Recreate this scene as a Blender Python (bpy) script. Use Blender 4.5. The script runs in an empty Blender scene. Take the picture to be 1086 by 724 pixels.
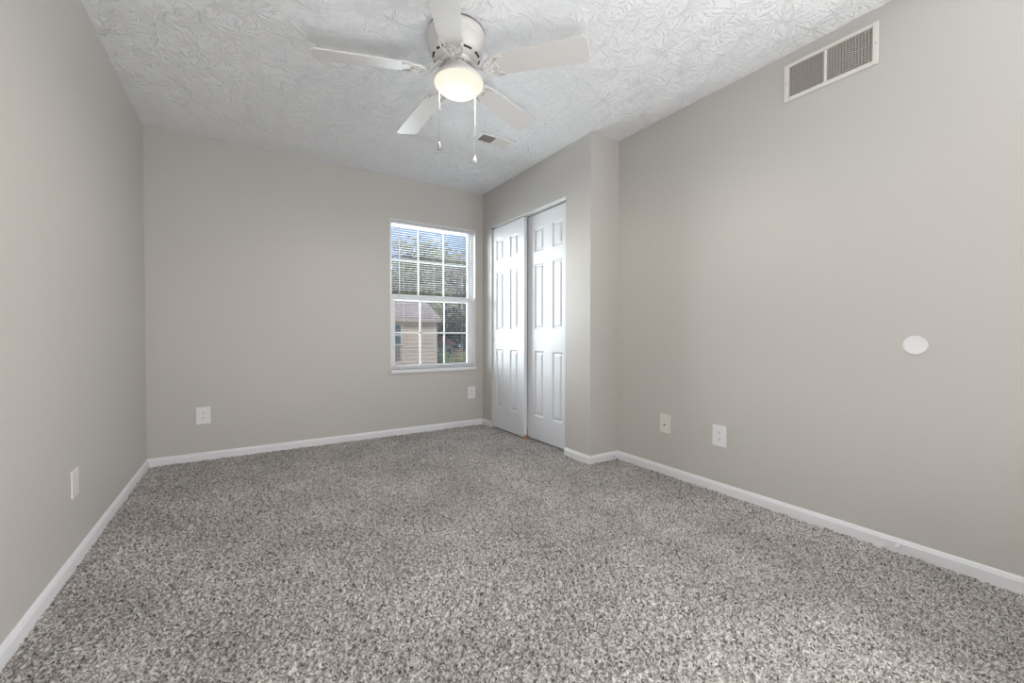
import bpy, bmesh, math, random
import numpy as np
from mathutils import Vector, Matrix

PI = math.pi
S = bpy.context.scene
COL = S.collection

# ------------------------------------------------------------------ room numbers
H = 2.44            # ceiling
W1 = 2.744          # closet wall face
W2 = 3.032          # right wall face
YC = -1.650         # closet bump-out return face
YF = -4.55          # wall behind the camera
BH, BT = 0.060, 0.012

# ------------------------------------------------------------------ camera
cam_d = bpy.data.cameras.new('camera'); cam = bpy.data.objects.new('camera', cam_d); COL.objects.link(cam)
cam_d.sensor_fit = 'HORIZONTAL'; cam_d.sensor_width = 36.0
cam_d.lens = 36.0 * 442.75 / 1086.0
cam_d.clip_start = 0.02; cam_d.clip_end = 500
yaw, pitch, roll = 0.5681, -0.0166, 0.0012
fw = Vector((math.sin(yaw) * math.cos(pitch), math.cos(yaw) * math.cos(pitch), math.sin(pitch)))
r0 = Vector((math.cos(yaw), -math.sin(yaw), 0)); u0 = r0.cross(fw)
rr = r0 * math.cos(roll) + u0 * math.sin(roll); uu = -r0 * math.sin(roll) + u0 * math.cos(roll)
M = Matrix((rr, uu, -fw)).transposed().to_4x4(); M.translation = (0.6044, -3.9315, 0.9579)
cam.matrix_world = M
S.camera = cam

# ------------------------------------------------------------------ view, world, lights
S.view_settings.view_transform = 'Standard'; S.view_settings.look = 'None'
S.view_settings.exposure = 0.19; S.view_settings.gamma = 1.0
S.view_settings.use_curve_mapping = False
S.cycles.use_denoising = True
S.cycles.max_bounces = 12; S.cycles.diffuse_bounces = 8; S.cycles.glossy_bounces = 4
S.cycles.transparent_max_bounces = 16
S.cycles.sample_clamp_indirect = 4.0

w = bpy.data.worlds.new('sky'); S.world = w; w.use_nodes = True
nt = w.node_tree; nt.nodes.clear()
out = nt.nodes.new('ShaderNodeOutputWorld'); bg = nt.nodes.new('ShaderNodeBackground')
tc = nt.nodes.new('ShaderNodeTexCoord'); sep = nt.nodes.new('ShaderNodeSeparateXYZ')
grad = nt.nodes.new('ShaderNodeValToRGB')
grad.color_ramp.elements[0].position = 0.0; grad.color_ramp.elements[0].color = (0.50, 0.64, 0.90, 1)
grad.color_ramp.elements[1].position = 0.45; grad.color_ramp.elements[1].color = (0.10, 0.28, 0.72, 1)
mp = nt.nodes.new('ShaderNodeMapping'); mp.inputs['Scale'].default_value = (1, 1, 2.6)
cl = nt.nodes.new('ShaderNodeTexNoise'); cl.inputs['Scale'].default_value = 6.5; cl.inputs['Detail'].default_value = 7
cr = nt.nodes.new('ShaderNodeValToRGB')
cr.color_ramp.elements[0].position = 0.50; cr.color_ramp.elements[0].color = (0, 0, 0, 1)
cr.color_ramp.elements[1].position = 0.62; cr.color_ramp.elements[1].color = (1, 1, 1, 1)
mx = nt.nodes.new('ShaderNodeMixRGB'); mx.inputs[2].default_value = (1.25, 1.27, 1.30, 1)
L = nt.links.new
L(tc.outputs['Generated'], sep.inputs[0]); L(sep.outputs['Z'], grad.inputs[0])
L(tc.outputs['Generated'], mp.inputs[0]); L(mp.outputs[0], cl.inputs[0]); L(cl.outputs['Fac'], cr.inputs[0])
L(cr.outputs[0], mx.inputs[0]); L(grad.outputs[0], mx.inputs[1]); L(mx.outputs[0], bg.inputs[0])
bg.inputs[1].default_value = 0.70; L(bg.outputs[0], out.inputs[0])


def lamp(name, kind, loc, direction, energy, color=(1, 1, 1), size=1.0, size_y=None, angle=None):
    d = bpy.data.lights.new(name, kind); d.energy = energy; d.color = color
    if kind == 'AREA':
        d.shape = 'RECTANGLE'; d.size = size; d.size_y = size_y or size
    if kind == 'SUN' and angle is not None:
        d.angle = angle
    o = bpy.data.objects.new(name, d); COL.objects.link(o); o.location = loc
    o.rotation_euler = Vector(direction).to_track_quat('-Z', 'Y').to_euler()
    return o


lamp('sun', 'SUN', (0, 0, 20), (0.35, 0.75, -0.62), 2.2, (1.0, 0.95, 0.88), angle=0.02)
# daylight reaching the window: bright sky above the view and sunlit ground below it
lamp('sky_daylight', 'AREA', (-1.2, 9.0, 3.3), (3.4, -9.0, -2.0), 3200, (0.90, 0.95, 1.0), 8.0, 5.5)
lamp('ground_daylight', 'AREA', (2.0, 9.0, -1.25), (0.0, -9.0, 2.6), 2000, (0.86, 0.93, 1.0), 10.0, 1.7)
# added fill lamps behind the camera: one across the room, one towards the ceiling
lamp('rear_side_fill', 'AREA', (2.70, -4.25, 1.35), (-0.92, 0.15, 0.25), 42, (1.0, 0.985, 0.97), 0.8, 2.0)
lamp('rear_up_fill', 'AREA', (0.95, -4.15, 0.04), (-0.18, 0.55, 0.83), 32, (0.97, 0.98, 1.0), 1.6, 0.6)


# ------------------------------------------------------------------ materials
def mat(name, color, rough=0.5, metallic=0.0, spec=0.5):
    m = bpy.data.materials.new(name); m.use_nodes = True
    b = m.node_tree.nodes['Principled BSDF']
    b.inputs['Base Color'].default_value = (*color, 1); b.inputs['Roughness'].default_value = rough
    b.inputs['Metallic'].default_value = metallic; b.inputs['Specular IOR Level'].default_value = spec
    return m


def nodes_of(m):
    return m.node_tree.nodes, m.node_tree.links.new, m.node_tree.nodes['Principled BSDF']


def add_noise_bump(m, scale, strength, dist=0.002, detail=3):
    N, K, b = nodes_of(m)
    t = N.new('ShaderNodeTexCoord'); n = N.new('ShaderNodeTexNoise'); bp = N.new('ShaderNodeBump')
    n.inputs['Scale'].default_value = scale; n.inputs['Detail'].default_value = detail
    bp.inputs['Strength'].default_value = strength; bp.inputs['Distance'].default_value = dist
    K(t.outputs['Object'], n.inputs['Vector']); K(n.outputs['Fac'], bp.inputs['Height']); K(bp.outputs[0], b.inputs['Normal'])
    return m


def add_noise_color(m, c1, c2, scale, lo=0.35, hi=0.65, detail=4, stretch=None):
    N, K, b = nodes_of(m)
    t = N.new('ShaderNodeTexCoord'); n = N.new('ShaderNodeTexNoise'); r = N.new('ShaderNodeValToRGB')
    n.inputs['Scale'].default_value = scale; n.inputs['Detail'].default_value = detail
    r.color_ramp.elements[0].position = lo; r.color_ramp.elements[0].color = (*c1, 1)
    r.color_ramp.elements[1].position = hi; r.color_ramp.elements[1].color = (*c2, 1)
    src = t.outputs['Object']
    if stretch:
        mpn = N.new('ShaderNodeMapping'); mpn.inputs['Scale'].default_value = stretch
        K(src, mpn.inputs[0]); src = mpn.outputs[0]
    K(src, n.inputs['Vector']); K(n.outputs['Fac'], r.inputs[0]); K(r.outputs[0], b.inputs['Base Color'])
    return m


M_WALL = add_noise_bump(mat('greige_wall_paint', (0.550, 0.532, 0.508), 0.42), 420, 0.06, 0.001)
M_TRIM = mat('white_trim_paint', (0.80, 0.81, 0.84), 0.38)
M_DOOR = mat('white_door_paint', (0.74, 0.76, 0.80), 0.40)
M_VINYL = mat('white_vinyl', (0.90, 0.905, 0.91), 0.35)
M_PLASTIC = mat('white_plastic', (0.80, 0.80, 0.82), 0.35)
M_IVORY = mat('off_white_plastic', (0.74, 0.72, 0.68), 0.40)
M_FAN = mat('white_fan_enamel', (0.68, 0.665, 0.645), 0.32)
M_BLADE = mat('white_blade_laminate', (0.70, 0.69, 0.685), 0.28)
M_DARK = mat('dark_opening', (0.02, 0.02, 0.02), 0.8)
M_SLOT = mat('grey_slot', (0.035, 0.035, 0.035), 0.7)
M_STEEL = mat('steel', (0.45, 0.44, 0.42), 0.35, 0.9)
M_GRILLE = mat('grille_enamel', (0.66, 0.62, 0.57), 0.45)
M_DUCT = mat('duct_grey', (0.16, 0.15, 0.14), 0.8)
M_WOOD = mat('worn_wood', (0.52, 0.30, 0.19), 0.7)
M_BLIND = mat('blind_vinyl', (0.60, 0.61, 0.63), 0.40)
M_RAIL = mat('blind_bottom_rail', (0.55, 0.56, 0.58), 0.45)
M_WAND = mat('clear_wand', (0.55, 0.58, 0.60), 0.2)

# ceiling: stomped "crow's foot" plaster
M_CEIL = mat('stomped_plaster', (0.88, 0.895, 0.92), 0.75)


def ceiling_nodes():
    N, K, b = nodes_of(M_CEIL)
    t = N.new('ShaderNodeTexCoord')

    def math_(op, a, c=None):
        n = N.new('ShaderNodeMath'); n.operation = op
        for i, v in enumerate((a, c)):
            if v is None: continue
            if isinstance(v, (int, float)): n.inputs[i].default_value = v
            else: K(v, n.inputs[i])
        return n.outputs[0]

    def stomp(scale, off, freq):
        mpn = N.new('ShaderNodeMapping'); mpn.inputs['Location'].default_value = off; mpn.inputs['Scale'].default_value = (1, 1, 0)
        K(t.outputs['Object'], mpn.inputs[0])
        # wobble so the strokes are not ruler-straight
        wn = N.new('ShaderNodeTexNoise'); wn.inputs['Scale'].default_value = 30; wn.inputs['Detail'].default_value = 2
        K(mpn.outputs[0], wn.inputs['Vector'])
        sb = N.new('ShaderNodeVectorMath'); sb.operation = 'SUBTRACT'; K(wn.outputs['Color'], sb.inputs[0]); sb.inputs[1].default_value = (.5, .5, .5)
        sc = N.new('ShaderNodeVectorMath'); sc.operation = 'SCALE'; K(sb.outputs[0], sc.inputs[0]); sc.inputs['Scale'].default_value = 0.020
        ad = N.new('ShaderNodeVectorMath'); ad.operation = 'ADD'; K(mpn.outputs[0], ad.inputs[0]); K(sc.outputs[0], ad.inputs[1])
        v = N.new('ShaderNodeTexVoronoi'); v.voronoi_dimensions = '2D'; v.inputs['Scale'].default_value = scale
        K(ad.outputs[0], v.inputs['Vector'])
        d = N.new('ShaderNodeVectorMath'); d.operation = 'SUBTRACT'; K(ad.outputs[0], d.inputs[0])
        K(v.outputs['Position'], d.inputs[1])
        nm = N.new('ShaderNodeVectorMath'); nm.operation = 'NORMALIZE'; K(d.outputs[0], nm.inputs[0])
        ss = N.new('ShaderNodeVectorMath'); ss.operation = 'SCALE'; K(nm.outputs[0], ss.inputs[0]); ss.inputs['Scale'].default_value = freq * 0.30
        cc = N.new('ShaderNodeVectorMath'); cc.operation = 'SCALE'; K(v.outputs['Color'], cc.inputs[0]); cc.inputs['Scale'].default_value = 37.0
        a2 = N.new('ShaderNodeVectorMath'); a2.operation = 'ADD'; K(ss.outputs[0], a2.inputs[0]); K(cc.outputs[0], a2.inputs[1])
        rs = N.new('ShaderNodeVectorMath'); rs.operation = 'SCALE'; K(d.outputs[0], rs.inputs[0]); rs.inputs['Scale'].default_value = 7.0
        a3 = N.new('ShaderNodeVectorMath'); a3.operation = 'ADD'; K(a2.outputs[0], a3.inputs[0]); K(rs.outputs[0], a3.inputs[1])
        n = N.new('ShaderNodeTexNoise'); n.inputs['Scale'].default_value = 1.0; n.inputs['Detail'].default_value = 1.5
        K(a3.outputs[0], n.inputs['Vector'])
        r = N.new('ShaderNodeValToRGB'); r.color_ramp.elements[0].position = 0.535; r.color_ramp.elements[1].position = 0.62
        K(n.outputs['Fac'], r.inputs[0])
        return r.outputs[0]
    s1 = stomp(7.5, (0.13, 0.37, 0), 13.0)
    s2 = stomp(6.5, (3.1, 1.7, 0), 11.0)
    fn = N.new('ShaderNodeTexNoise'); fn.inputs['Scale'].default_value = 90; fn.inputs['Detail'].default_value = 3
    K(t.outputs['Object'], fn.inputs['Vector'])
    h = math_('ADD', math_('MAXIMUM', s1, math_('MULTIPLY', s2, 0.6)), math_('MULTIPLY', fn.outputs['Fac'], 0.5))
    bp = N.new('ShaderNodeBump'); bp.inputs['Strength'].default_value = 0.80; bp.inputs['Distance'].default_value = 0.0075
    K(h, bp.inputs['Height']); K(bp.outputs[0], b.inputs['Normal'])


ceiling_nodes()

# carpet
M_CARPET = mat('speckled_carpet', (0.3, 0.28, 0.26), 0.95, spec=0.1)


def carpet_nodes():
    N, K, b = nodes_of(M_CARPET)
    t = N.new('ShaderNodeTexCoord')
    v = N.new('ShaderNodeTexVoronoi'); v.inputs['Scale'].default_value = 250; v.voronoi_dimensions = '2D'
    wn = N.new('ShaderNodeTexNoise'); wn.inputs['Scale'].default_value = 240; wn.inputs['Detail'].default_value = 2
    K(t.outputs['Object'], wn.inputs['Vector'])
    sc = N.new('ShaderNodeVectorMath'); sc.operation = 'SCALE'; sc.inputs['Scale'].default_value = 0.008; K(wn.outputs['Color'], sc.inputs[0])
    ad = N.new('ShaderNodeVectorMath'); ad.operation = 'ADD'; K(t.outputs['Object'], ad.inputs[0]); K(sc.outputs[0], ad.inputs[1])
    K(ad.outputs[0], v.inputs['Vector'])
    sp = N.new('ShaderNodeSeparateColor'); K(v.outputs['Color'], sp.inputs[0])
    r = N.new('ShaderNodeValToRGB')
    e = r.color_ramp.elements
    e[0].position = 0.0; e[0].color = (0.045, 0.040, 0.037, 1)
    e[1].position = 1.0; e[1].color = (0.70, 0.68, 0.665, 1)
    x = e.new(0.18); x.color = (0.20, 0.186, 0.178, 1)
    x = e.new(0.6); x.color = (0.45, 0.43, 0.416, 1)
    K(sp.outputs[0], r.inputs[0])
    # brushed nap: broad soft patches
    lf = N.new('ShaderNodeTexNoise'); lf.inputs['Scale'].default_value = 2.6; lf.inputs['Detail'].default_value = 4
    K(t.outputs['Object'], lf.inputs['Vector'])
    mr = N.new('ShaderNodeMapRange'); mr.inputs[1].default_value = 0.35; mr.inputs[2].default_value = 0.65
    mr.inputs[3].default_value = 0.86; mr.inputs[4].default_value = 1.12; K(lf.outputs['Fac'], mr.inputs[0])
    mu = N.new('ShaderNodeVectorMath'); mu.operation = 'SCALE'; K(r.outputs[0], mu.inputs[0]); K(mr.outputs[0], mu.inputs['Scale'])
    K(mu.outputs[0], b.inputs['Base Color'])
    fn = N.new('ShaderNodeTexNoise'); fn.inputs['Scale'].default_value = 320; fn.inputs['Detail'].default_value = 3
    K(t.outputs['Object'], fn.inputs['Vector'])
    bp = N.new('ShaderNodeBump'); bp.inputs['Strength'].default_value = 0.6; bp.inputs['Distance'].default_value = 0.004
    K(fn.outputs['Fac'], bp.inputs['Height']); K(bp.outputs[0], b.inputs['Normal'])
    b.inputs['Sheen Weight'].default_value = 0.15


carpet_nodes()

# globe glass: a frosted diffuser, brighter where it is nearest to the bulb
M_GLOBE = mat('frosted_globe', (0.02, 0.02, 0.02), 0.6, spec=0.1)


def globe_nodes():
    N, K, b = nodes_of(M_GLOBE)
    t = N.new('ShaderNodeTexCoord')
    ln = N.new('ShaderNodeVectorMath'); ln.operation = 'DISTANCE'; K(t.outputs['Object'], ln.inputs[0])
    ln.inputs[1].default_value = (0, 0, -0.060)
    mr = N.new('ShaderNodeMapRange'); mr.inputs[1].default_value = 0.0; mr.inputs[2].default_value = 0.10
    mr.inputs[3].default_value = 2.1; mr.inputs[4].default_value = 1.12; K(ln.outputs['Value'], mr.inputs[0])
    em = N.new('ShaderNodeEmission'); em.inputs[0].default_value = (1.0, 0.89, 0.77, 1); K(mr.outputs[0], em.inputs[1])
    tr = N.new('ShaderNodeBsdfTransparent'); mi = N.new('ShaderNodeMixShader'); mi.inputs[0].default_value = 0.4
    tr.inputs[0].default_value = (1, 0.95, 0.88, 1)
    o = N['Material Output']; K(em.outputs[0], mi.inputs[1]); K(tr.outputs[0], mi.inputs[2]); K(mi.outputs[0], o.inputs['Surface'])


globe_nodes()

M_GLASS = bpy.data.materials.new('window_glass'); M_GLASS.use_nodes = True
_n = M_GLASS.node_tree; _n.nodes.clear()
_o = _n.nodes.new('ShaderNodeOutputMaterial'); _t = _n.nodes.new('ShaderNodeBsdfTransparent'); _g = _n.nodes.new('ShaderNodeBsdfGlossy')
_g.inputs['Roughness'].default_value = 0.02; _m = _n.nodes.new('ShaderNodeMixShader'); _m.inputs[0].default_value = 0.04
_t.inputs[0].default_value = (0.95, 0.97, 0.96, 1)
_n.links.new(_t.outputs[0], _m.inputs[1]); _n.links.new(_g.outputs[0], _m.inputs[2]); _n.links.new(_m.outputs[0], _o.inputs[0])


# ------------------------------------------------------------------ mesh helpers
def box(bm, x0, x1, y0, y1, z0, z1, mi=0, M=None):
    c = [Vector((x, y, z)) for x in (x0, x1) for y in (y0, y1) for z in (z0, z1)]
    if M is not None: c = [M @ v for v in c]
    v = [bm.verts.new(p) for p in c]
    for f in ((0, 1, 3, 2), (4, 6, 7, 5), (0, 4, 5, 1), (2, 3, 7, 6), (0, 2, 6, 4), (1, 5, 7, 3)):
        bm.faces.new([v[i] for i in f]).material_index = mi


def lathe(bm, prof, n=48, mi=0, c=(0, 0, 0)):
    rings = []
    for r, z in prof:
        if r < 1e-6: rings.append([bm.verts.new((c[0], c[1], c[2] + z))])
        else: rings.append([bm.verts.new((c[0] + r * math.cos(2 * PI * i / n), c[1] + r * math.sin(2 * PI * i / n), c[2] + z)) for i in range(n)])
    for a, b in zip(rings, rings[1:]):
        for i in range(n):
            j = (i + 1) % n
            if len(a) == 1 and len(b) == 1: continue
            if len(a) == 1: f = bm.faces.new((a[0], b[i], b[j]))
            elif len(b) == 1: f = bm.faces.new((a[i], b[0], a[j]))
            else: f = bm.faces.new((a[i], b[i], b[j], a[j]))
            f.material_index = mi; f.smooth = True


def tube(bm, pts, rad, n=8, mi=0, caps=True, closed=False):
    pts = [Vector(p) for p in pts]; rings = []
    m = len(pts)
    for k, p in enumerate(pts):
        if closed: d = pts[(k + 1) % m] - pts[k - 1]
        else: d = pts[min(k + 1, m - 1)] - pts[max(k - 1, 0)]
        d.normalize()
        a = Vector((0, 0, 1)) if abs(d.z) < 0.9 else Vector((1, 0, 0))
        s = d.cross(a).normalized(); t = s.cross(d)
        r = rad[k] if isinstance(rad, (list, tuple)) else rad
        rings.append([bm.verts.new(p + s * r * math.cos(2 * PI * i / n) + t * r * math.sin(2 * PI * i / n)) for i in range(n)])
    pairs = list(zip(rings, rings[1:])) + ([(rings[-1], rings[0])] if closed else [])
    for a, b in pairs:
        for i in range(n):
            f = bm.faces.new((a[i], a[(i + 1) % n], b[(i + 1) % n], b[i])); f.smooth = True; f.material_index = mi
    if caps and not closed:
        bm.faces.new(rings[0]).material_index = mi; bm.faces.new(list(reversed(rings[-1]))).material_index = mi


def prism(bm, outline, z0, z1, M=None, mi=0):
    lo = [Vector((x, y, z0)) for x, y in outline]; hi = [Vector((x, y, z1)) for x, y in outline]
    if M is not None: lo = [M @ p for p in lo]; hi = [M @ p for p in hi]
    lo = [bm.verts.new(p) for p in lo]; hi = [bm.verts.new(p) for p in hi]
    bm.faces.new(list(reversed(lo))).material_index = mi; bm.faces.new(hi).material_index = mi
    n = len(lo)
    for i in range(n):
        bm.faces.new((lo[i], lo[(i + 1) % n], hi[(i + 1) % n], hi[i])).material_index = mi


def obj(name, bm, mats, parent=None, loc=(0, 0, 0), rot=(0, 0, 0), bevel=0.0, seg=2, fix=True):
    if fix: bmesh.ops.recalc_face_normals(bm, faces=bm.faces)
    me = bpy.data.meshes.new(name); bm.to_mesh(me); bm.free()
    for m in (mats if isinstance(mats, (list, tuple)) else [mats]): me.materials.append(m)
    o = bpy.data.objects.new(name, me); COL.objects.link(o)
    o.location = loc; o.rotation_euler = rot
    if parent: o.parent = parent
    if bevel:
        b = o.modifiers.new('bevel', 'BEVEL'); b.width = bevel; b.segments = seg; b.limit_method = 'ANGLE'; b.angle_limit = math.radians(40)
    return o


def tag(o, label, cat, group=None, kind=None):
    o['label'] = label; o['category'] = cat
    if group: o['group'] = group
    if kind: o['kind'] = kind
    return o


def empty(name, loc, rotz=0):
    o = bpy.data.objects.new(name, None); COL.objects.link(o); o.location = loc; o.rotation_euler = (0, 0, rotz)
    o.empty_display_size = 0.1
    return o


def dup(root, loc, rotz):
    r = root.copy(); COL.objects.link(r); r.location = loc; r.rotation_euler = (0, 0, rotz)
    for ch in list(root.children):
        c = ch.copy(); COL.objects.link(c); c.parent = r
        for g in list(ch.children):
            d = g.copy(); COL.objects.link(d); d.parent = c
    return r


def struct(o, label, cat):
    return tag(o, label, cat, kind='structure')


# ------------------------------------------------------------------ floor: carpet with real tufts
def build_floor():
    rng = np.random.default_rng(7)
    x0, x1, y0, y1, st = -0.005, W2 + 0.005, YF - 0.01, 0.005, 0.0046
    nx = int((x1 - x0) / st) + 1; ny = int((y1 - y0) / st) + 1
    h = rng.random((ny, nx)).astype(np.float64)
    k = np.array([0.25, 0.5, 0.25])
    for ax in (0, 1):
        p = np.pad(h, [(1, 1) if a == ax else (0, 0) for a in (0, 1)], mode='edge')
        h = (np.take(p, range(0, h.shape[ax]), ax) * k[0] + np.take(p, range(1, h.shape[ax] + 1), ax) * k[1] + np.take(p, range(2, h.shape[ax] + 2), ax) * k[2])
    h = (h - h.mean()) / h.std()
    z = np.clip(h, -2.4, 1.6) * 0.0036 - 0.0015
    gx, gy = np.meshgrid(np.linspace(x0, x1, nx), np.linspace(y0, y1, ny))
    gx = gx + (rng.random(gx.shape) - .5) * st * .6; gy = gy + (rng.random(gx.shape) - .5) * st * .6
    co = np.stack([gx, gy, z], -1).reshape(-1, 3).astype(np.float32)
    idx = np.arange(nx * ny).reshape(ny, nx)
    q = np.stack([idx[:-1, :-1], idx[:-1, 1:], idx[1:, 1:], idx[1:, :-1]], -1).reshape(-1, 4).astype(np.int32)
    me = bpy.data.meshes.new('floor')
    me.vertices.add(len(co)); me.vertices.foreach_set('co', co.ravel())
    me.loops.add(q.size); me.loops.foreach_set('vertex_index', q.ravel())
    me.polygons.add(len(q)); me.polygons.foreach_set('loop_start', np.arange(0, q.size, 4, dtype=np.int32))
    me.polygons.foreach_set('use_smooth', np.ones(len(q), dtype=bool))
    me.update(calc_edges=True); me.materials.append(M_CARPET)
    o = bpy.data.objects.new('floor', me); COL.objects.link(o)
    struct(o, 'grey brown speckled cut pile carpet covering the whole room', 'carpet')


build_floor()

# ------------------------------------------------------------------ room shell
T = 0.12
XO = 3.45     # outer side of the closet

bm = bmesh.new(); box(bm, -T, XO + T, YF - T, T + 0.04, H, H + 0.1)
struct(obj('ceiling', bm, M_CEIL), 'white ceiling with stomped radial brush texture', 'ceiling')

bm = bmesh.new(); box(bm, -T, 0, YF - T, T + 0.04, -0.1, H)
struct(obj('wall_left', bm, M_WALL), 'greige painted wall on the left with one blank plate', 'wall')

WX0, WX1, WZ0, WZ1 = 1.755, 2.655, 0.618, 2.048   # window opening
TB = T + 0.04
bm = bmesh.new()
box(bm, 0, WX0, 0, TB, -0.1, H); box(bm, WX1, XO + T, 0, TB, -0.1, H)
box(bm, WX0, WX1, 0, TB, -0.1, WZ0); box(bm, WX0, WX1, 0, TB, WZ1, H)
bmesh.ops.remove_doubles(bm, verts=bm.verts, dist=1e-5)
struct(obj('wall_back', bm, M_WALL, fix=False), 'greige far wall holding the window', 'wall')

CY0, CY1, CZ = -0.190, -1.366, 2.051              # closet opening
bm = bmesh.new()
box(bm, W1, W1 + 0.11, CY0, 0, -0.1, H); box(bm, W1, W1 + 0.11, YC, CY1, -0.1, H); box(bm, W1, W1 + 0.11, CY1, CY0, CZ, H)
struct(obj('wall_closet', bm, M_WALL), 'greige wall around the closet sliding doors', 'wall')
bm = bmesh.new(); box(bm, W1 + 0.11, W2, YC, YC + 0.11, -0.1, H)
struct(obj('wall_return', bm, M_WALL), 'narrow greige return wall where the closet juts out', 'wall')
bm = bmesh.new(); box(bm, W2, W2 + T, YF - T, YC + 0.11, -0.1, H); box(bm, W2 + T, XO, YC, YC + 0.11, -0.1, H)
struct(obj('wall_right', bm, M_WALL), 'long greige wall on the right with return air grille', 'wall')
bm = bmesh.new(); box(bm, XO, XO + T, YC, 0, -0.1, H)
struct(obj('wall_closet_interior', bm, M_WALL), 'greige wall inside the closet behind its doors', 'wall')
bm = bmesh.new(); box(bm, 0, W2, YF - T, YF, -0.1, H)
struct(obj('wall_front', bm, M_WALL), 'greige wall behind the viewpoint', 'wall')

# baseboards -------------------------------------------------------
PROF = [(0, -0.012), (BT, -0.012), (BT, 0.043), (0.0095, 0.047), (0.0085, 0.052), (0.005, 0.058), (0.003, BH), (0, BH)]


def baseboard(name, p0, p1, nrm, label, ext0=0.0, ext1=0.0, bmx=None):
    """p0->p1 along the wall face; nrm points into the room; ext lengthens an outer corner."""
    a, b, n = Vector((*p0, 0)), Vector((*p1, 0)), Vector((*nrm, 0)); d = (b - a).normalized()
    bm = bmx or bmesh.new(); R = []
    for e, s, ex in ((a, -1, ext0), (b, 1, ext1)):
        R.append([bm.verts.new(e + n * u + d * s * (u if ex else 0) + Vector((0, 0, v))) for u, v in PROF])
    m = len(PROF)
    for i in range(m):
        bm.faces.new((R[0][i], R[0][(i + 1) % m], R[1][(i + 1) % m], R[1][i]))
    bm.faces.new(R[0]); bm.faces.new(list(reversed(R[1])))
    if bmx is None or label:
        return struct(obj(name, bm, M_TRIM), label, 'baseboard')


baseboard('baseboard_left', (0, YF), (0, 0), (1, 0), 'white baseboard along the left wall')
baseboard('baseboard_back', (0, 0), (W1, 0), (0, -1), 'white baseboard under the window wall')
bm = bmesh.new(); baseboard('', (W1, 0), (W1, CY0 + 0.003), (-1, 0), '', bmx=bm)
baseboard('baseboard_closet', (W1, CY1 - 0.003), (W1, YC), (-1, 0), 'white baseboard pieces on the closet wall beside the doors', ext1=1, bmx=bm)
rb = baseboard('baseboard_return', (W1, YC), (W2, YC), (0, -1), 'short white baseboard on the closet return wall', ext0=1)
bm = bmesh.new(); lathe(bm, [(0, 0.0008), (0.005, 0.0008), (0.005, -0.004)], 16)
obj('wire_hole', bm, M_DARK, rb, (2.985, YC - BT, 0.025), (PI / 2, 0, 0))['label'] = 'small dark hole'
baseboard('baseboard_right', (W2, YC), (W2, YF), (-1, 0), 'white baseboard along the right wall')

# ------------------------------------------------------------------ closet doors
DW, DT = 0.610, 0.034


def door_mesh():
    """front face at x=0 looking to -x, y from 0 to -DW, z from 0.012 to 2.034"""
    bm = bmesh.new()
    cols = [(0.105, 0.245), (0.365, 0.505)]
    rows = [(0.222, 0.813), (1.003, 1.590), (1.700, 1.910)]
    ys = sorted({0, DW, *[c for a in cols for c in a]}); zs = sorted({0.012, 2.034, *[c for a in rows for c in a]})
    V = {}
    def v(x, y, z):
        k = (round(x, 5), round(y, 5), round(z, 5))
        if k not in V: V[k] = bm.verts.new((x, -y, z))
        return V[k]
    for y0, y1 in zip(ys, ys[1:]):
        for z0, z1 in zip(zs, zs[1:]):
            if (y0, y1) in cols and (z0, z1) in rows:
                # moulded panel: quick drop, flat channel, long slope up to a raised field
                rings = [(0, 0), (0.005, 0.002), (0.012, 0.008), (0.018, 0.009), (0.036, 0.002), (0.038, 0.0015)]
                R = [[v(dx, y0 + i, z0 + i), v(dx, y1 - i, z0 + i), v(dx, y1 - i, z1 - i), v(dx, y0 + i, z1 - i)] for i, dx in rings]
                for a, b in zip(R, R[1:]):
                    for i in range(4): bm.faces.new((a[i], a[(i + 1) % 4], b[(i + 1) % 4], b[i]))
                bm.faces.new(R[-1])
            else:
                bm.faces.new((v(0, y0, z0), v(0, y1, z0), v(0, y1, z1), v(0, y0, z1)))
    # sides and back
    b = [v(DT, 0, 0.012), v(DT, DW, 0.012), v(DT, DW, 2.034), v(DT, 0, 2.034)]
    bm.faces.new(b)
    bm.faces.new([v(0, y, 0.012) for y in ys] + [b[1], b[0]])
    bm.faces.new([v(0, y, 2.034) for y in ys] + [b[2], b[3]])
    bm.faces.new([v(0, 0, z) for z in zs] + [b[3], b[0]])
    bm.faces.new([v(0, DW, z) for z in zs] + [b[2], b[1]])
    return bm


def closet_door(name, x, y, label, pull_y):
    d = struct(obj(name, door_mesh(), M_DOOR, loc=(x, y, 0)), label, 'closet door')
    bm = bmesh.new(); lathe(bm, [(0.0, 0.0005), (0.006, 0.0005), (0.0075, 0.002), (0.009, 0.002), (0.009, -0.004)], 20)
    p = obj('finger_pull', bm, M_STEEL, d, (0, pull_y, 0.901), (0, -PI / 2, 0)); p['label'] = 'small round grey finger pull'
    return d


d1 = closet_door('door_1', W1 + 0.014, -0.153, 'white six panel sliding door nearer the window, in front track', -0.045)
bm = bmesh.new(); box(bm, 0.003, DT - 0.002, -DW - 0.0012, -DW + 0.02, 0.0105, 0.034)
obj('worn_corner', bm, M_WOOD, d1)['label'] = 'chipped tan wood corner'
closet_door('door_2', W1 + 0.062, -0.753, 'white six panel sliding door farther from the window, in rear track', -0.57)

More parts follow.
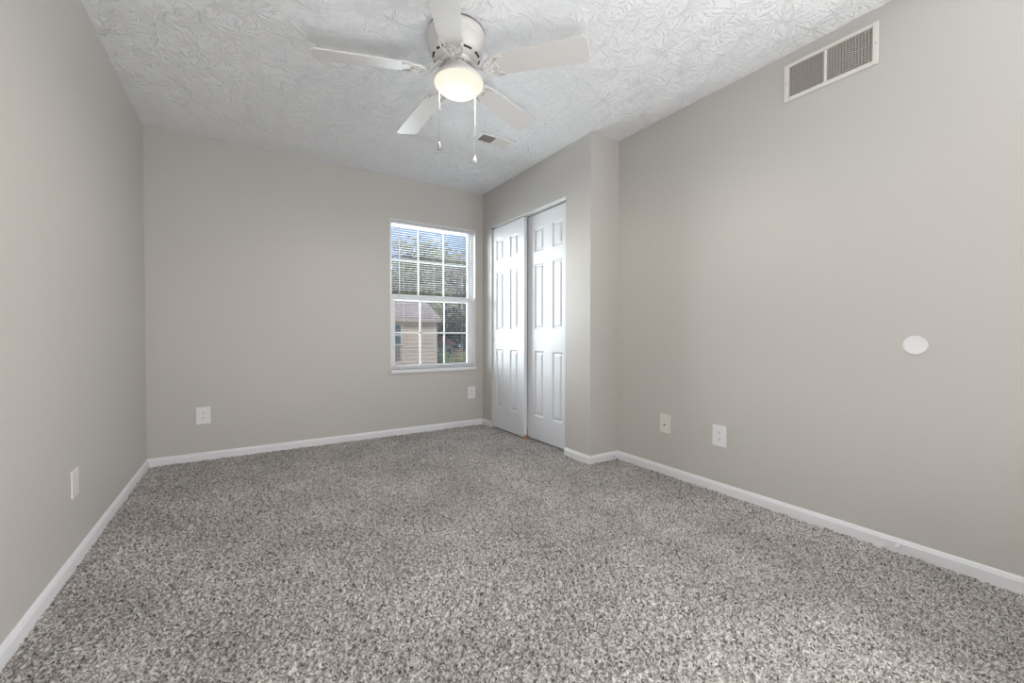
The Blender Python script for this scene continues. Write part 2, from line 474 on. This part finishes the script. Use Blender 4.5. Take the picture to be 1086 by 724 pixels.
# header lining and track
bm = bmesh.new()
box(bm, W1 + 0.002, W1 + 0.108, CY1, CY0, 2.046, CZ - 0.0005)
tr = struct(obj('trim_1', bm, M_VINYL), 'bright white lining and track above the closet doors', 'trim')
bm = bmesh.new(); box(bm, W1 + 0.052, W1 + 0.056, CY1 + 0.002, CY0 - 0.002, 2.036, 2.0465)
box(bm, W1 + 0.100, W1 + 0.104, CY1 + 0.002, CY0 - 0.002, 2.030, 2.0465)
obj('track', bm, M_STEEL, tr)
bm = bmesh.new(); box(bm, W1 - 0.003, W1 + 0.020, CY0 - 0.014, CY0 + 0.012, 2.026, 2.054)
obj('end_bracket', bm, M_STEEL, tr, bevel=0.002)['label'] = 'small grey bracket at the track end'
bm = bmesh.new(); box(bm, W1 + 0.003, W1 + 0.010, -0.79, -0.735, 0.0, 0.010); box(bm, W1 + 0.051, W1 + 0.058, -0.79, -0.735, 0.0, 0.022)
box(bm, W1 + 0.003, W1 + 0.058, -0.79, -0.735, -0.004, 0.003)
tag(obj('floor_guide', bm, M_WOOD, bevel=0.001), 'small tan guide on the carpet where the sliding closet doors overlap', 'door guide')

# ------------------------------------------------------------------ window
def bar_frame(bm, x0, x1, z0, z1, y0, y1, wl, wr, wb, wt):
    box(bm, x0, x0 + wl, y0, y1, z0, z1); box(bm, x1 - wr, x1, y0, y1, z0, z1)
    box(bm, x0 + wl, x1 - wr, y0, y1, z0, z0 + wb); box(bm, x0 + wl, x1 - wr, y0, y1, z1 - wt, z1)


bm = bmesh.new()
bar_frame(bm, WX0, WX1, WZ0, WZ1, 0.062, 0.135, 0.022, 0.022, 0.022, 0.022)
win = struct(obj('window_1', bm, M_VINYL, bevel=0.002), 'white double hung window with grid bars in the far wall', 'window')
# drywall returns are lined white
bm = bmesh.new()
box(bm, WX0, WX0 + 0.004, 0.002, 0.062, WZ0, WZ1); box(bm, WX1 - 0.004, WX1, 0.002, 0.062, WZ0, WZ1); box(bm, WX0, WX1, 0.002, 0.062, WZ1 - 0.004, WZ1)
obj('window_lining', bm, M_VINYL, win)


def sash(name, gx0, gx1, gz0, gz1, y, wb, wt, label):
    bm = bmesh.new(); wl = gx0 - (WX0 + 0.018)
    bar_frame(bm, gx0 - wl, gx1 + wl, gz0 - wb, gz1 + wt, y - 0.014, y + 0.014, wl, wl, wb, wt)
    for k in (1, 2):
        x = gx0 + (gx1 - gx0) * k / 3; box(bm, x - 0.007, x + 0.007, y - 0.005, y + 0.005, gz0, gz1)
    z = (gz0 + gz1) / 2; box(bm, gx0, gx1, y - 0.005, y + 0.005, z - 0.007, z + 0.007)
    s = obj(name, bm, M_VINYL, win, bevel=0.0015)
    bm = bmesh.new(); box(bm, gx0 - 0.003, gx1 + 0.003, y + 0.0055, y + 0.0085, gz0 - 0.003, gz1 + 0.003)
    obj('glass_pane', bm, M_GLASS, s)
    return s


sash('upper_sash', 1.798, 2.612, 1.350, 2.012, 0.110, 0.034, 0.030, '')
sash('lower_sash', 1.819, 2.591, 0.660, 1.290, 0.078, 0.036, 0.046, '')
bm = bmesh.new()
box(bm, WX0 + 0.002, WX1 - 0.002, -0.016, 0.062, 0.590, 0.6215)
sl = obj('window_sill', bm, M_TRIM, win, bevel=0.004)
bm = bmesh.new(); box(bm, WX0 - 0.012, WX1 + 0.036, -0.010, 0.0, 0.580, 0.590)
obj('sill_apron', bm, M_WALL, win, bevel=0.001)

# blind -----------------------------------------------------------
bl = tag(empty('window_blind', (0, 0, 0)), 'white horizontal mini blind with open slats hanging inside the window', 'blind')
BX0, BX1, BY = WX0 + 0.008, WX1 - 0.008, 0.032
bm = bmesh.new(); box(bm, BX0, BX1, BY - 0.0125, BY + 0.0125, 2.012, 2.043)
obj('headrail', bm, M_BLIND, bl, bevel=0.002)
bm = bmesh.new(); z = 0.662
while z < 2.005:
    R = []
    for i in range(6):
        u = -1 + 2 * i / 5; R.append((BY + u * 0.0095, z + 0.0010 * (1 - u * u)))
    top = [[bm.verts.new((x, y, zz + 0.0002)) for y, zz in R] for x in (BX0 + 0.003, BX1 - 0.003)]
    bot = [[bm.verts.new((x, y, zz - 0.0002)) for y, zz in R] for x in (BX0 + 0.003, BX1 - 0.003)]
    for i in range(5):
        bm.faces.new((top[0][i], top[1][i], top[1][i + 1], top[0][i + 1])); bm.faces.new((bot[0][i], bot[0][i + 1], bot[1][i + 1], bot[1][i]))
    for e in (0, 5): bm.faces.new((top[0][e], top[1][e], bot[1][e], bot[0][e]))
    for e in (0, 1): bm.faces.new(top[e] + list(reversed(bot[e])))
    z += 0.0213
obj('slats', bm, M_BLIND, bl)
bm = bmesh.new(); box(bm, BX0 + 0.002, BX1 - 0.002, BY - 0.0125, BY + 0.0125, 0.628, 0.645)
obj('bottom_rail', bm, M_RAIL, bl, bevel=0.002)['label'] = 'grey bottom rail'
for x in (BX0 + 0.13, (BX0 + BX1) / 2, BX1 - 0.13):
    bm = bmesh.new()
    for dy in (-0.0105, 0.0105): tube(bm, [(x, BY + dy, 0.64), (x, BY + dy, 2.02)], 0.0006, 5)
    obj('ladder_cord', bm, M_BLIND, bl)
bm = bmesh.new(); tube(bm, [(1.846, BY - 0.021, 1.985), (1.847, BY - 0.022, 1.315)], 0.0045, 6)
wd = obj('tilt_wand', bm, M_WAND, bl)
bm = bmesh.new(); tube(bm, [(1.846, BY - 0.013, 2.022), (1.846, BY - 0.020, 2.015), (1.846, BY - 0.021, 1.985)], 0.0025, 6)
obj('wand_hook', bm, M_STEEL, wd)

# ------------------------------------------------------------------ ceiling fan
FX, FY = 1.4918, -2.0271
fan = tag(empty('ceiling_fan', (FX, FY, H)), 'white five blade ceiling fan with a lit frosted bowl light on the ceiling', 'ceiling fan')
bm = bmesh.new()
lathe(bm, [(0.0, 0.0), (0.134, 0.0), (0.134, -0.006), (0.140, -0.007), (0.141, -0.020), (0.139, -0.048), (0.1375, -0.051), (0.1385, -0.054), (0.135, -0.084),
           (0.128, -0.106), (0.118, -0.120), (0.102, -0.131), (0.086, -0.135), (0.0, -0.135)], 64)
hs = obj('motor_housing', bm, M_FAN, fan)
bm = bmesh.new(); lathe(bm, [(0.1345, -0.0005), (0.1375, -0.0005), (0.1375, -0.0062), (0.1345, -0.0062)], 64)
obj('ceiling_gap', bm, M_SLOT, hs)['label'] = 'dark ring at the ceiling'
for k in range(10):
    bm = bmesh.new(); a0 = 2 * PI * k / 10 + 0.18
    row = []
    for j in range(9):
        a = a0 + j * 0.050
        row.append([bm.verts.new((r * math.cos(a), r * math.sin(a), zz)) for r, zz in ((0.1165, -0.1225), (0.1085, -0.1282), (0.1075, -0.1255))])
    for p, q in zip(row, row[1:]):
        bm.faces.new((p[0], q[0], q[1], p[1])); bm.faces.new((p[1], q[1], q[2], p[2])); bm.faces.new((p[2], q[2], q[0], p[0]))
    bm.faces.new(row[0]); bm.faces.new(list(reversed(row[-1])))
    obj('vent_slot', bm, M_SLOT, hs)
bm = bmesh.new(); lathe(bm, [(0.0, -0.134), (0.076, -0.134), (0.080, -0.138), (0.080, -0.150), (0.070, -0.154), (0.0, -0.154)], 40)
obj('flywheel', bm, M_FAN, fan)
for k in range(5):
    for da in (-7, 7):
        a = math.radians(-51.4 + 72 * k + 36 + da); bm = bmesh.new()
        lathe(bm, [(0.0, -0.1575), (0.0045, -0.157), (0.0055, -0.154), (0.0055, -0.152)], 10, 0, (0.063 * math.cos(a), 0.063 * math.sin(a), 0))
        obj('screw', bm, M_STEEL, fan)
bm = bmesh.new(); lathe(bm, [(0.0, -0.153), (0.054, -0.153), (0.057, -0.157), (0.057, -0.180), (0.0, -0.180)], 40)
obj('switch_housing', bm, M_FAN, fan)
LX, LY = 0.011, -0.005
bm = bmesh.new(); lathe(bm, [(0.0, -0.172), (0.060, -0.172), (0.068, -0.176), (0.088, -0.192), (0.108, -0.212), (0.119, -0.226), (0.1215, -0.233), (0.1215, -0.240), (0.117, -0.241), (0.0, -0.236)], 56, 0)
obj('light_pan', bm, M_FAN, fan, (LX, LY, 0))
bm = bmesh.new()
gp = [(0.117, 0.004), (0.1195, -0.003), (0.119, -0.009), (0.115, -0.017), (0.107, -0.026), (0.096, -0.0355), (0.082, -0.045), (0.066, -0.053), (0.048, -0.0605), (0.028, -0.0655), (0.012, -0.0678), (0.0, -0.0682)]
lathe(bm, gp, 56)
obj('light_globe', bm, M_GLOBE, fan, (LX, LY, -0.241))['label'] = 'glowing frosted glass bowl'
bd = bpy.data.lights.new('fan_bulb', 'SPOT'); bd.spot_size = math.radians(179); bd.spot_blend = 0.45; bd.energy = 56; bd.color = (1.0, 0.94, 0.87); bd.shadow_soft_size = 0.03
bo = bpy.data.objects.new('fan_bulb', bd); COL.objects.link(bo); bo.parent = fan; bo.location = (LX, LY, -0.251)


def pull_chain(x, y, z0, z1, fm, fob, flabel, cm):
    bm = bmesh.new()
    n = int((z0 - z1) / 0.006)
    tube(bm, [(x, y, z0), (x, y, z1)], 0.0008, 6)
    for k in range(n):
        zc = z0 - (k + .5) * (z0 - z1) / n
        lathe(bm, [(0, zc + 0.0014), (0.0014, zc), (0, zc - 0.0014)], 6, 0, (x, y, 0))
    c = obj('pull_chain', bm, cm, fan)
    bm = bmesh.new(); lathe(bm, fob, 16, 0, (x, y, z1))
    f = obj('chain_fob', bm, fm, c); f['label'] = flabel


BELL = [(0, 0.002), (0.003, 0.001), (0.004, -0.004), (0.0075, -0.014), (0.0105, -0.022), (0.0105, -0.029), (0.006, -0.035), (0, -0.036)]
pull_chain(-0.094, -0.010, -0.225, -0.560, M_STEEL, BELL, 'grey metal bell fob', M_STEEL)
pull_chain(0.102, -0.004, -0.225, -0.576, M_IVORY, BELL, 'ivory fob', M_IVORY)


def blade_outline():
    r0_, r1_, w0, w1 = 0.205, 0.6535, 0.056, 0.069
    pts = [(r0_, -w0 * .72), (r0_ + 0.02, -w0)]
    c = 0.018
    for k in range(7):
        a = -PI / 2 + k * PI / 2 / 6 * 0.9
        pts.append((r1_ - c - 0.004 + c * math.cos(a), -w1 + c + c * math.sin(a)))
    up = [(x, -y) for x, y in reversed(pts)]
    mid = [(r1_, 0)]
    return pts + mid + up


def blade(ang, z_tip, pitch=13.0, rlen=1.0):
    z_root = -0.196
    dr = math.atan2((z_tip - H) - z_root, 0.6535 - 0.1)
    Mx = Matrix.Rotation(math.radians(ang), 4, 'Z') @ Matrix.Translation((0.0, 0, z_root)) @ Matrix.Translation((0.1, 0, 0)) @ Matrix.Rotation(-dr, 4, 'Y') @ Matrix.Translation((-0.1, 0, 0)) @ Matrix.Rotation(math.radians(-pitch), 4, 'X')
    bm = bmesh.new(); prism(bm, blade_outline(), 0.000, 0.006)
    b = obj('blade', bm, M_BLADE, fan, bevel=0.0015); b.matrix_local = Mx
    # scrolled bracket holding the blade
    bm = bmesh.new(); zb = -0.004
    def arc(cx, cy, r, a0, a1, n=14): return [(cx + r * math.cos(math.radians(a0 + (a1 - a0) * i / n)), cy + r * math.sin(math.radians(a0 + (a1 - a0) * i / n)), zb) for i in range(n + 1)]
    tube(bm, [(0.066, 0, 0.040), (0.085, 0, 0.037), (0.105, 0, 0.018), (0.125, 0, -0.002), (0.150, 0, -0.007), (0.176, 0, zb)], [0.013, 0.012, 0.010, 0.008, 0.007, 0.006], 10)
    for s in (-1, 1):
        tube(bm, [(0.140, 0.004 * s, -0.006), (0.152, 0.022 * s, -0.005), (0.170, 0.040 * s, zb), (0.192, 0.050 * s, zb), (0.216, 0.054 * s, zb), (0.246, 0.050 * s, zb), (0.256, 0.045 * s, zb)],
             [0.006, 0.006, 0.006, 0.006, 0.006, 0.005, 0.004], 8)
        tube(bm, arc(0.184, 0.026 * s, 0.013, 0, 360)[:-1], 0.0038, 8, closed=True)
        tube(bm, [(0.196, 0.026 * s, zb), (0.216, 0.034 * s, zb), (0.240, 0.046 * s, zb)], 0.0042, 8)
        lathe(bm, [(0, -0.0095), (0.005, -0.008), (0.006, -0.002)], 10, 0, (0.236, 0.046 * s, 0))
    tube(bm, arc(0.190, 0, 0.014, 0, 360)[:-1], 0.0042, 8, closed=True)
    tube(bm, [(0.196, 0.026, zb), (0.214, 0.012, zb), (0.218, 0, zb), (0.214, -0.012, zb), (0.196, -0.026, zb)], 0.0045, 8)
    k = obj('blade_bracket', bm, M_FAN, b); k['label'] = 'scrolled white metal bracket'


blade(-51.4, 2.225); blade(22.4, 2.249); blade(93.6, 2.198); blade(161.7, 2.232); blade(239.0, 2.222)

# ------------------------------------------------------------------ ceiling register
reg = tag(empty('ceiling_register', (2.220, -1.149, H)), 'small white supply air register in the ceiling near the closet', 'air vent')
bm = bmesh.new()
bar_frame(bm, -0.149, 0.149, -0.080, 0.080, -0.001, 0.007, 0.028, 0.028, 0.030, 0.030)
box(bm, -0.005, 0.005, 0.001, 0.007, -0.050, 0.050)
for v in bm.verts: v.co = Vector((v.co.x, v.co.z, -v.co.y))
obj('register_frame', bm, M_PLASTIC, reg, bevel=0.003)
bm = bmesh.new(); box(bm, -0.121, 0.121, -0.050, 0.050, -0.0012, -0.0004)
obj('register_throat', bm, M_DUCT, reg)
for x0, x1, tilt in ((-0.118, -0.006, -30), (0.006, 0.118, 30)):
    bm = bmesh.new(); n = 9
    for k in range(n):
        x = x0 + (x1 - x0) * (k + .5) / n
        box(bm, -0.0065, 0.0065, -0.050, 0.050, -0.0005, 0.0005, M=Matrix.Translation((x, 0, -0.0058)) @ Matrix.Rotation(math.radians(tilt), 4, 'Y'))
    obj('louvers', bm, M_GRILLE, reg)

# ------------------------------------------------------------------ return air grille on the right wall
gr = tag(empty('return_air_grille', (W2, -3.0165, 2.2835), -PI / 2), 'wide white return air grille high on the right wall under the ceiling', 'air vent')
# local: x along the wall, -y into the room
GW, GH = 0.1965, 0.0965
bm = bmesh.new()
bar_frame(bm, -GW, GW, -GH, GH, -0.009, 0.0, 0.024, 0.021, 0.021, 0.018)
box(bm, -0.0155, -0.0035, -0.009, 0.0, -GH + 0.021, GH - 0.018)
obj('grille_frame', bm, M_IVORY, gr, bevel=0.003)
bm = bmesh.new(); box(bm, -GW + 0.02, GW - 0.018, -0.0015, -0.0005, -GH + 0.018, GH - 0.015)
obj('grille_backing', bm, M_SLOT, gr)
for x0, x1 in ((-GW + 0.023, -0.0145), (-0.0045, GW - 0.020)):
    bm = bmesh.new(); z0, z1 = -GH + 0.020, GH - 0.017
    for sl_ in (0.36, -0.36):
        c = -0.3
        while c < 0.5:
            # z = z0 + c + sl*(x-x0), clipped to the field
            xs = []
            for zz in (z0, z1): xs.append(x0 + (zz - z0 - c) / sl_)
            a, b = max(x0, min(xs)), min(x1, max(xs))
            if b - a > 0.003:
                P = Vector((a, -0.0045, z0 + c + sl_ * (a - x0))); Q = Vector((b, -0.0045, z0 + c + sl_ * (b - x0)))
                d = (Q - P); ln = d.length; ang = math.atan2(d.z, d.x)
                box(bm, 0, ln, -0.001, 0.001, -0.0009, 0.0009, M=Matrix.Translation(P) @ Matrix.Rotation(-ang, 4, 'Y'))
            c += 0.0088
    obj('grille_mesh', bm, M_GRILLE, gr)
for x in (-GW + 0.010, GW - 0.009):
    bm = bmesh.new(); lathe(bm, [(0, 0.0015), (0.003, 0.001), (0.0038, -0.001)], 12)
    obj('screw', bm, M_STEEL, gr, (x, -0.009, 0.0), (PI / 2, 0, 0))


# ------------------------------------------------------------------ wall plates
def plate_mesh(wd, ht, th=0.006):
    bm = bmesh.new()
    box(bm, -wd / 2, wd / 2, -th, 0, -ht / 2, ht / 2)
    return bm


def outlet(loc, rz, m):
    t = empty('electrical_outlet', loc, rz)
    obj('cover_plate', plate_mesh(0.089, 0.130), m, t, bevel=0.004, seg=3)
    for s in (1, -1):
        bm = bmesh.new()
        pts = []
        for k in range(24):
            a = 2 * PI * k / 24; pts.append((0.0172 * math.cos(a), max(-0.0125, min(0.0125, 0.0172 * math.sin(a)))))
        prism(bm, pts, 0, 0.0085)
        for v in bm.verts: v.co = Vector((v.co.x, -v.co.z, v.co.y))
        r = obj('socket', bm, m, t, (0, 0, 0.0195 * s))
        bm = bmesh.new()
        box(bm, -0.0078, -0.0052, -0.0089, -0.007, -0.001, 0.0075); box(bm, 0.0052, 0.0078, -0.0089, -0.007, 0.0, 0.0070)
        for k in range(1): lathe(bm, [(0, 0.0), (0.0026, 0.0), (0.0026, -0.002)], 12, 0)
        for v in bm.verts:
            if abs(v.co.y) < 0.004 and abs(v.co.x) < 0.004: v.co = Vector((v.co.x, -0.0089 - v.co.z, v.co.y - 0.007))
        obj('socket_slots', bm, M_SLOT, r)
    bm = bmesh.new(); lathe(bm, [(0, 0.0015), (0.0024, 0.001), (0.003, -0.001)], 12)
    obj('screw', bm, m, t, (0, -0.006, 0), (PI / 2, 0, 0))
    return t


G = 'electrical outlets low on the walls'
o1 = tag(outlet((0.329, 0, 0.340), 0, M_PLASTIC), 'white double outlet on the window wall near the left corner', 'outlet', G)
tag(dup(o1, (2.6075, 0, 0.347), 0), 'white double outlet under the window corner beside the closet', 'outlet', G)
tag(dup(o1, (W2, -2.479, 0.344), -PI / 2), 'bright white double outlet on the right wall', 'outlet', G)

cp = tag(empty('cable_wall_plate', (W2, -2.090, 0.346), -PI / 2), 'off white cable plate with one small hole on right wall', 'wall plate')
obj('cover_plate', plate_mesh(0.084, 0.128), M_IVORY, cp, bevel=0.003)
bm = bmesh.new(); lathe(bm, [(0.0, 0.0), (0.0045, 0.0), (0.0045, 0.006), (0.0030, 0.006), (0.0030, 0.007), (0.0, 0.007)], 14)
obj('cable_jack', bm, M_SLOT, cp, (-0.004, -0.006, -0.006), (PI / 2, 0, 0))['label'] = 'small dark jack'
for s in (1, -1):
    bm = bmesh.new(); lathe(bm, [(0, 0.0012), (0.0024, 0.0008), (0.003, -0.001)], 12)
    obj('screw', bm, M_IVORY, cp, (0, -0.006, 0.030 * s), (PI / 2, 0, 0))

bp_ = tag(empty('blank_wall_plate', (0, -1.509, 0.342), PI / 2), 'narrow blank off white plate on the left wall above baseboard', 'wall plate')
obj('cover_plate', plate_mesh(0.080, 0.116, 0.007), M_IVORY, bp_, bevel=0.003)
for s in (1, -1):
    bm = bmesh.new(); lathe(bm, [(0, 0.0012), (0.0024, 0.0008), (0.003, -0.001)], 12)
    obj('screw', bm, M_IVORY, bp_, (0, -0.007, 0.030 * s), (PI / 2, 0, 0))

bm = bmesh.new()
lathe(bm, [(0.0, 0.0052), (0.034, 0.0052), (0.0375, 0.0065), (0.0400, 0.0050), (0.0408, 0.0020), (0.0408, -0.001)], 48)
tag(obj('wall_bumper', bm, M_PLASTIC, loc=(W2, -3.352, 0.914), rot=(0, -PI / 2, 0)), 'round white door bumper disc mounted on the right wall', 'wall bumper')

ds = tag(empty('door_stop', (W2 - BT, -3.314, 0.035)), 'tiny white door stop screwed to the right baseboard', 'door stop')
bm = bmesh.new(); lathe(bm, [(0.0075, 0.0), (0.007, 0.003), (0.004, 0.005), (0.0035, 0.020), (0.0, 0.020)], 16)
obj('stop_post', bm, M_PLASTIC, ds, (0, 0, 0), (0, -PI / 2, 0))
bm = bmesh.new(); lathe(bm, [(0.0, 0.018), (0.006, 0.018), (0.0075, 0.020), (0.0075, 0.027), (0.005, 0.030), (0.0, 0.0305)], 16)
obj('rubber_tip', bm, M_PLASTIC, ds, (0, 0, 0), (0, -PI / 2, 0))

# ------------------------------------------------------------------ outside the window
GZ = -2.9
M_GROUND = add_noise_color(mat('dry_lawn', (0.2, 0.22, 0.1), 0.95), (0.16, 0.20, 0.08), (0.30, 0.27, 0.16), 0.8)
bm = bmesh.new(); box(bm, -30, 90, 1.0, 110, GZ - 0.2, GZ)
struct(obj('ground', bm, M_GROUND), 'lawn outside below the window', 'ground')

M_SIDING = add_noise_color(mat('tan_siding', (0.44, 0.33, 0.28), 0.8), (0.46, 0.365, 0.325), (0.53, 0.43, 0.39), 1.5)
M_SHINGLE = add_noise_color(mat('brown_shingle', (0.3, 0.2, 0.19), 0.9), (0.30, 0.23, 0.225), (0.46, 0.365, 0.355), 9.0, stretch=(1, 1, 1))
M_HTRIM = mat('house_trim', (0.40, 0.31, 0.29), 0.7)
M_HGLASS = mat('house_window_glass', (0.10, 0.12, 0.15), 0.1)
M_HFRAME = mat('house_window_frame', (0.50, 0.50, 0.52), 0.5)
M_ACBOX = mat('grey_box', (0.22, 0.18, 0.18), 0.6)
HX = 8.38; HY = 15.0
house = tag(empty('neighbor_house', (0, 0, 0)), 'tan sided house with brown shingle roof outside the window', 'house')
# lap siding: each course tilts out a little at its bottom edge
bm = bmesh.new(); z = GZ; X0 = -2.0; Y1 = HY + 7.0
while z < 1.62:
    h = min(0.18, 1.70 - z); a = [(X0, HY), (HX, HY), (HX, Y1), (X0, Y1)]
    lo = [bm.verts.new((x + (0.03 if x == HX else -0.03), y + (-0.03 if y == HY else 0.03), z)) for x, y in a]
    hi = [bm.verts.new((x, y, z + h)) for x, y in a]
    for i in range(4): bm.faces.new((lo[i], lo[(i + 1) % 4], hi[(i + 1) % 4], hi[i]))
    bm.faces.new(list(reversed(lo))); z += h
obj('siding', bm, M_SIDING, house)
bm = bmesh.new()
z0, y0, z1, y1 = 1.62, HY - 0.35, 2.66, HY + 1.9
N_ = 9
for k in range(N_):
    f0, f1 = k / N_, (k + 1) / N_
    box(bm, X0 - 0.3, HX + 0.10, 0, math.hypot(y1 - y0, z1 - z0) / N_ + 0.03, -0.09, -0.005 + 0.0,
        M=Matrix.Translation((0, y0 + (y1 - y0) * f0, z0 + (z1 - z0) * f0 + 0.10)) @ Matrix.Rotation(math.atan2(z1 - z0, y1 - y0) - 0.035, 4, 'X'))
box(bm, X0 - 0.3, HX + 0.10, y1, Y1 + 0.3, z1 - 0.05, z1 + 0.08)
obj('roof', bm, M_SHINGLE, house)
bm = bmesh.new(); box(bm, X0 - 0.3, HX + 0.08, HY - 0.36, HY + 0.0, 1.54, 1.66)
obj('eave_board', bm, M_HTRIM, house)


def house_window(x0, x1, z0, z1):
    bm = bmesh.new(); bar_frame(bm, x0, x1, z0, z1, HY - 0.09, HY + 0.02, 0.06, 0.06, 0.06, 0.06)
    box(bm, x0, x1, HY - 0.07, HY, (z0 + z1) / 2 - 0.03, (z0 + z1) / 2 + 0.03)
    f = obj('window', bm, M_HFRAME, house)
    bm = bmesh.new(); box(bm, x0 + 0.05, x1 - 0.05, HY - 0.055, HY - 0.04, z0 + 0.05, z1 - 0.05)
    obj('pane', bm, M_HGLASS, f)


house_window(5.80, 6.66, 0.45, 1.42)
bm = bmesh.new(); box(bm, 5.95, 6.48, HY - 0.30, HY + 0.02, -0.05, 0.42); box(bm, 5.98, 6.45, HY - 0.32, HY - 0.29, -0.02, 0.39)
for k in range(6): box(bm, 6.0, 6.43, HY - 0.335, HY - 0.315, 0.03 + k * 0.055, 0.05 + k * 0.055)
obj('air_conditioner', bm, M_ACBOX, house)

# far house with a reddish roof
far = tag(empty('distant_house', (18.9, 42.0, GZ)), 'small distant house with a reddish roof between trees', 'house')
M_FARW = mat('far_house_wall', (0.50, 0.50, 0.52), 0.8); M_FARR = mat('far_house_roof', (0.42, 0.20, 0.15), 0.9)
bm = bmesh.new(); box(bm, -2.6, 2.6, 0, 3.4, 0, 2.7); obj('wall', bm, M_FARW, far)
bm = bmesh.new()
vs = [bm.verts.new(p) for p in ((-3, -.5, 2.62), (3, -.5, 2.62), (3, 3.9, 2.62), (-3, 3.9, 2.62), (-2.4, 1.7, 3.6), (2.4, 1.7, 3.6))]
for f in ((0, 1, 5, 4), (1, 2, 5), (2, 3, 4, 5), (3, 0, 4), (3, 2, 1, 0)): bm.faces.new([vs[i] for i in f])
obj('roof', bm, M_FARR, far)
for x in (-0.6, 1.9):
    bm = bmesh.new(); bar_frame(bm, x - 0.5, x + 0.5, 1.0, 2.3, -0.06, 0.02, 0.08, 0.08, 0.08, 0.08)
    f = obj('window', bm, M_HFRAME, far)
    bm = bmesh.new(); box(bm, x - 0.43, x + 0.43, -0.03, -0.01, 1.07, 2.23); obj('pane', bm, M_HGLASS, f)

# trees and shrubs
M_BARK = mat('grey_bark', (0.11, 0.085, 0.07), 0.9)


def leaf_mat(name, a, b):
    m = add_noise_color(mat(name, a, 0.8, spec=0.2), a, b, 1.4, 0.35, 0.65, 5)
    return m


L_OLIVE = leaf_mat('olive_leaves', (0.11, 0.115, 0.045), (0.26, 0.245, 0.115))
L_BROWN = leaf_mat('brown_leaves', (0.10, 0.070, 0.06), (0.25, 0.18, 0.155))
L_DARK = leaf_mat('dark_needles', (0.045, 0.045, 0.042), (0.13, 0.115, 0.11))
L_GREEN = leaf_mat('green_leaves', (0.12, 0.20, 0.05), (0.32, 0.40, 0.14))
L_PINK = leaf_mat('reddish_leaves', (0.28, 0.15, 0.12), (0.48, 0.32, 0.27))


def tree(name, x, y, h, rad, lm, label, seed, n=2600, leaf=0.30, trunk=0.22, low=0.25, cat='tree'):
    rng = random.Random(seed)
    t = tag(empty(name, (x, y, GZ)), label, cat, None)
    bm = bmesh.new()
    tube(bm, [(0, 0, 0), (0.1, 0.05, h * .3), (-0.05, 0.1, h * .6), (0.05, 0, h * .92)], [trunk, trunk * .8, trunk * .5, trunk * .12], 8)
    ends = []
    for k in range(16):
        a = rng.uniform(0, 2 * PI); zb = h * rng.uniform(max(low, .1), .8); zr = (zb / h)
        ln = rad * rng.uniform(.55, .95) * (1.15 - abs(zr - .5)); up = ln * rng.uniform(.2, .7)
        e = (ln * math.cos(a), ln * math.sin(a), min(zb + up, h * .98)); m_ = (e[0] * .5, e[1] * .5, zb + (e[2] - zb) * .35)
        tube(bm, [(0, 0, zb), m_, e], [trunk * .35, trunk * .2, trunk * .06], 6); ends += [m_, e, e]
    obj('trunk', bm, M_BARK, t)
    bm = bmesh.new(); ends.append((0, 0, h * .95)); ends.append((0.1 * rad, 0, h * .85))
    for k in range(n):
        e = ends[rng.randrange(len(ends))]; s = rad * 0.33
        p = Vector((e[0] + rng.gauss(0, s), e[1] + rng.gauss(0, s), e[2] + rng.gauss(0, s * .8)))
        if p.z > h: p.z = h - rng.random() * .6
        if p.z < h * low * .5: p.z = h * low
        u = Vector((rng.gauss(0, 1), rng.gauss(0, 1), rng.gauss(0, 1))).normalized(); v = u.orthogonal().normalized()
        sz = leaf * rng.uniform(.6, 1.3)
        q = [p + u * sz, p + v * sz * .6, p - u * sz, p - v * sz * .6]
        bm.faces.new([bm.verts.new(c) for c in q])
    obj('crown', bm, lm, t, fix=False)


TR = [('broadleaf_tree', 10.0, 25.0, 10.6, 2.3, L_OLIVE, 'olive green tree rising behind the house roof at the window left', .25, .22),
      ('broadleaf_tree', 14.0, 30.0, 11.6, 2.6, L_OLIVE, 'pale olive tree in the middle of the window view', .35, .22),
      ('broadleaf_tree', 15.3, 37.0, 11.5, 3.2, L_BROWN, 'brown leaved tree between the two olive trees', .25, .26),
      ('broadleaf_tree', 15.6, 27.0, 9.4, 2.2, L_BROWN, 'brown leaved autumn tree at the window right', .50, .20),
      ('broadleaf_tree', 21.5, 39.5, 13.3, 3.0, L_OLIVE, 'olive tree far right beyond the brown autumn tree', .5, .26),
      ('conifer_tree', 23.4, 50.5, 10.4, 3.6, L_DARK, 'dark tree just past the corner of the tan house', .06, .40),
      ('conifer_tree', 29.6, 55.0, 11.4, 4.2, L_DARK, 'dark tree at the lower right of the window', .06, .42),
      ('conifer_tree', 29.0, 46.5, 10.2, 3.2, L_DARK, 'dark tree at the far right edge of the window view', .06, .36)]
for i, (nm, x, y, h, rd, lm, lab, lw, lf) in enumerate(TR):
    tree(nm, x, y, h, rd, lm, lab, 11 + i, n=4200, leaf=lf, low=lw)
tree('garden_bush', 9.75, 17.6, 3.1, 0.55, L_GREEN, 'green bush next to the tan house wall', 41, 1400, 0.10, 0.07, 0.05, 'bush')
tree('garden_bush', 12.2, 18.8, 2.9, 0.75, L_GREEN, 'green bush at the lower right window corner', 42, 1500, 0.10, 0.07, 0.05, 'bush')
tree('garden_bush', 12.7, 21.8, 3.05, 0.6, L_PINK, 'rounded pinkish bush behind the green corner bush', 43, 1300, 0.10, 0.07, 0.05, 'bush')
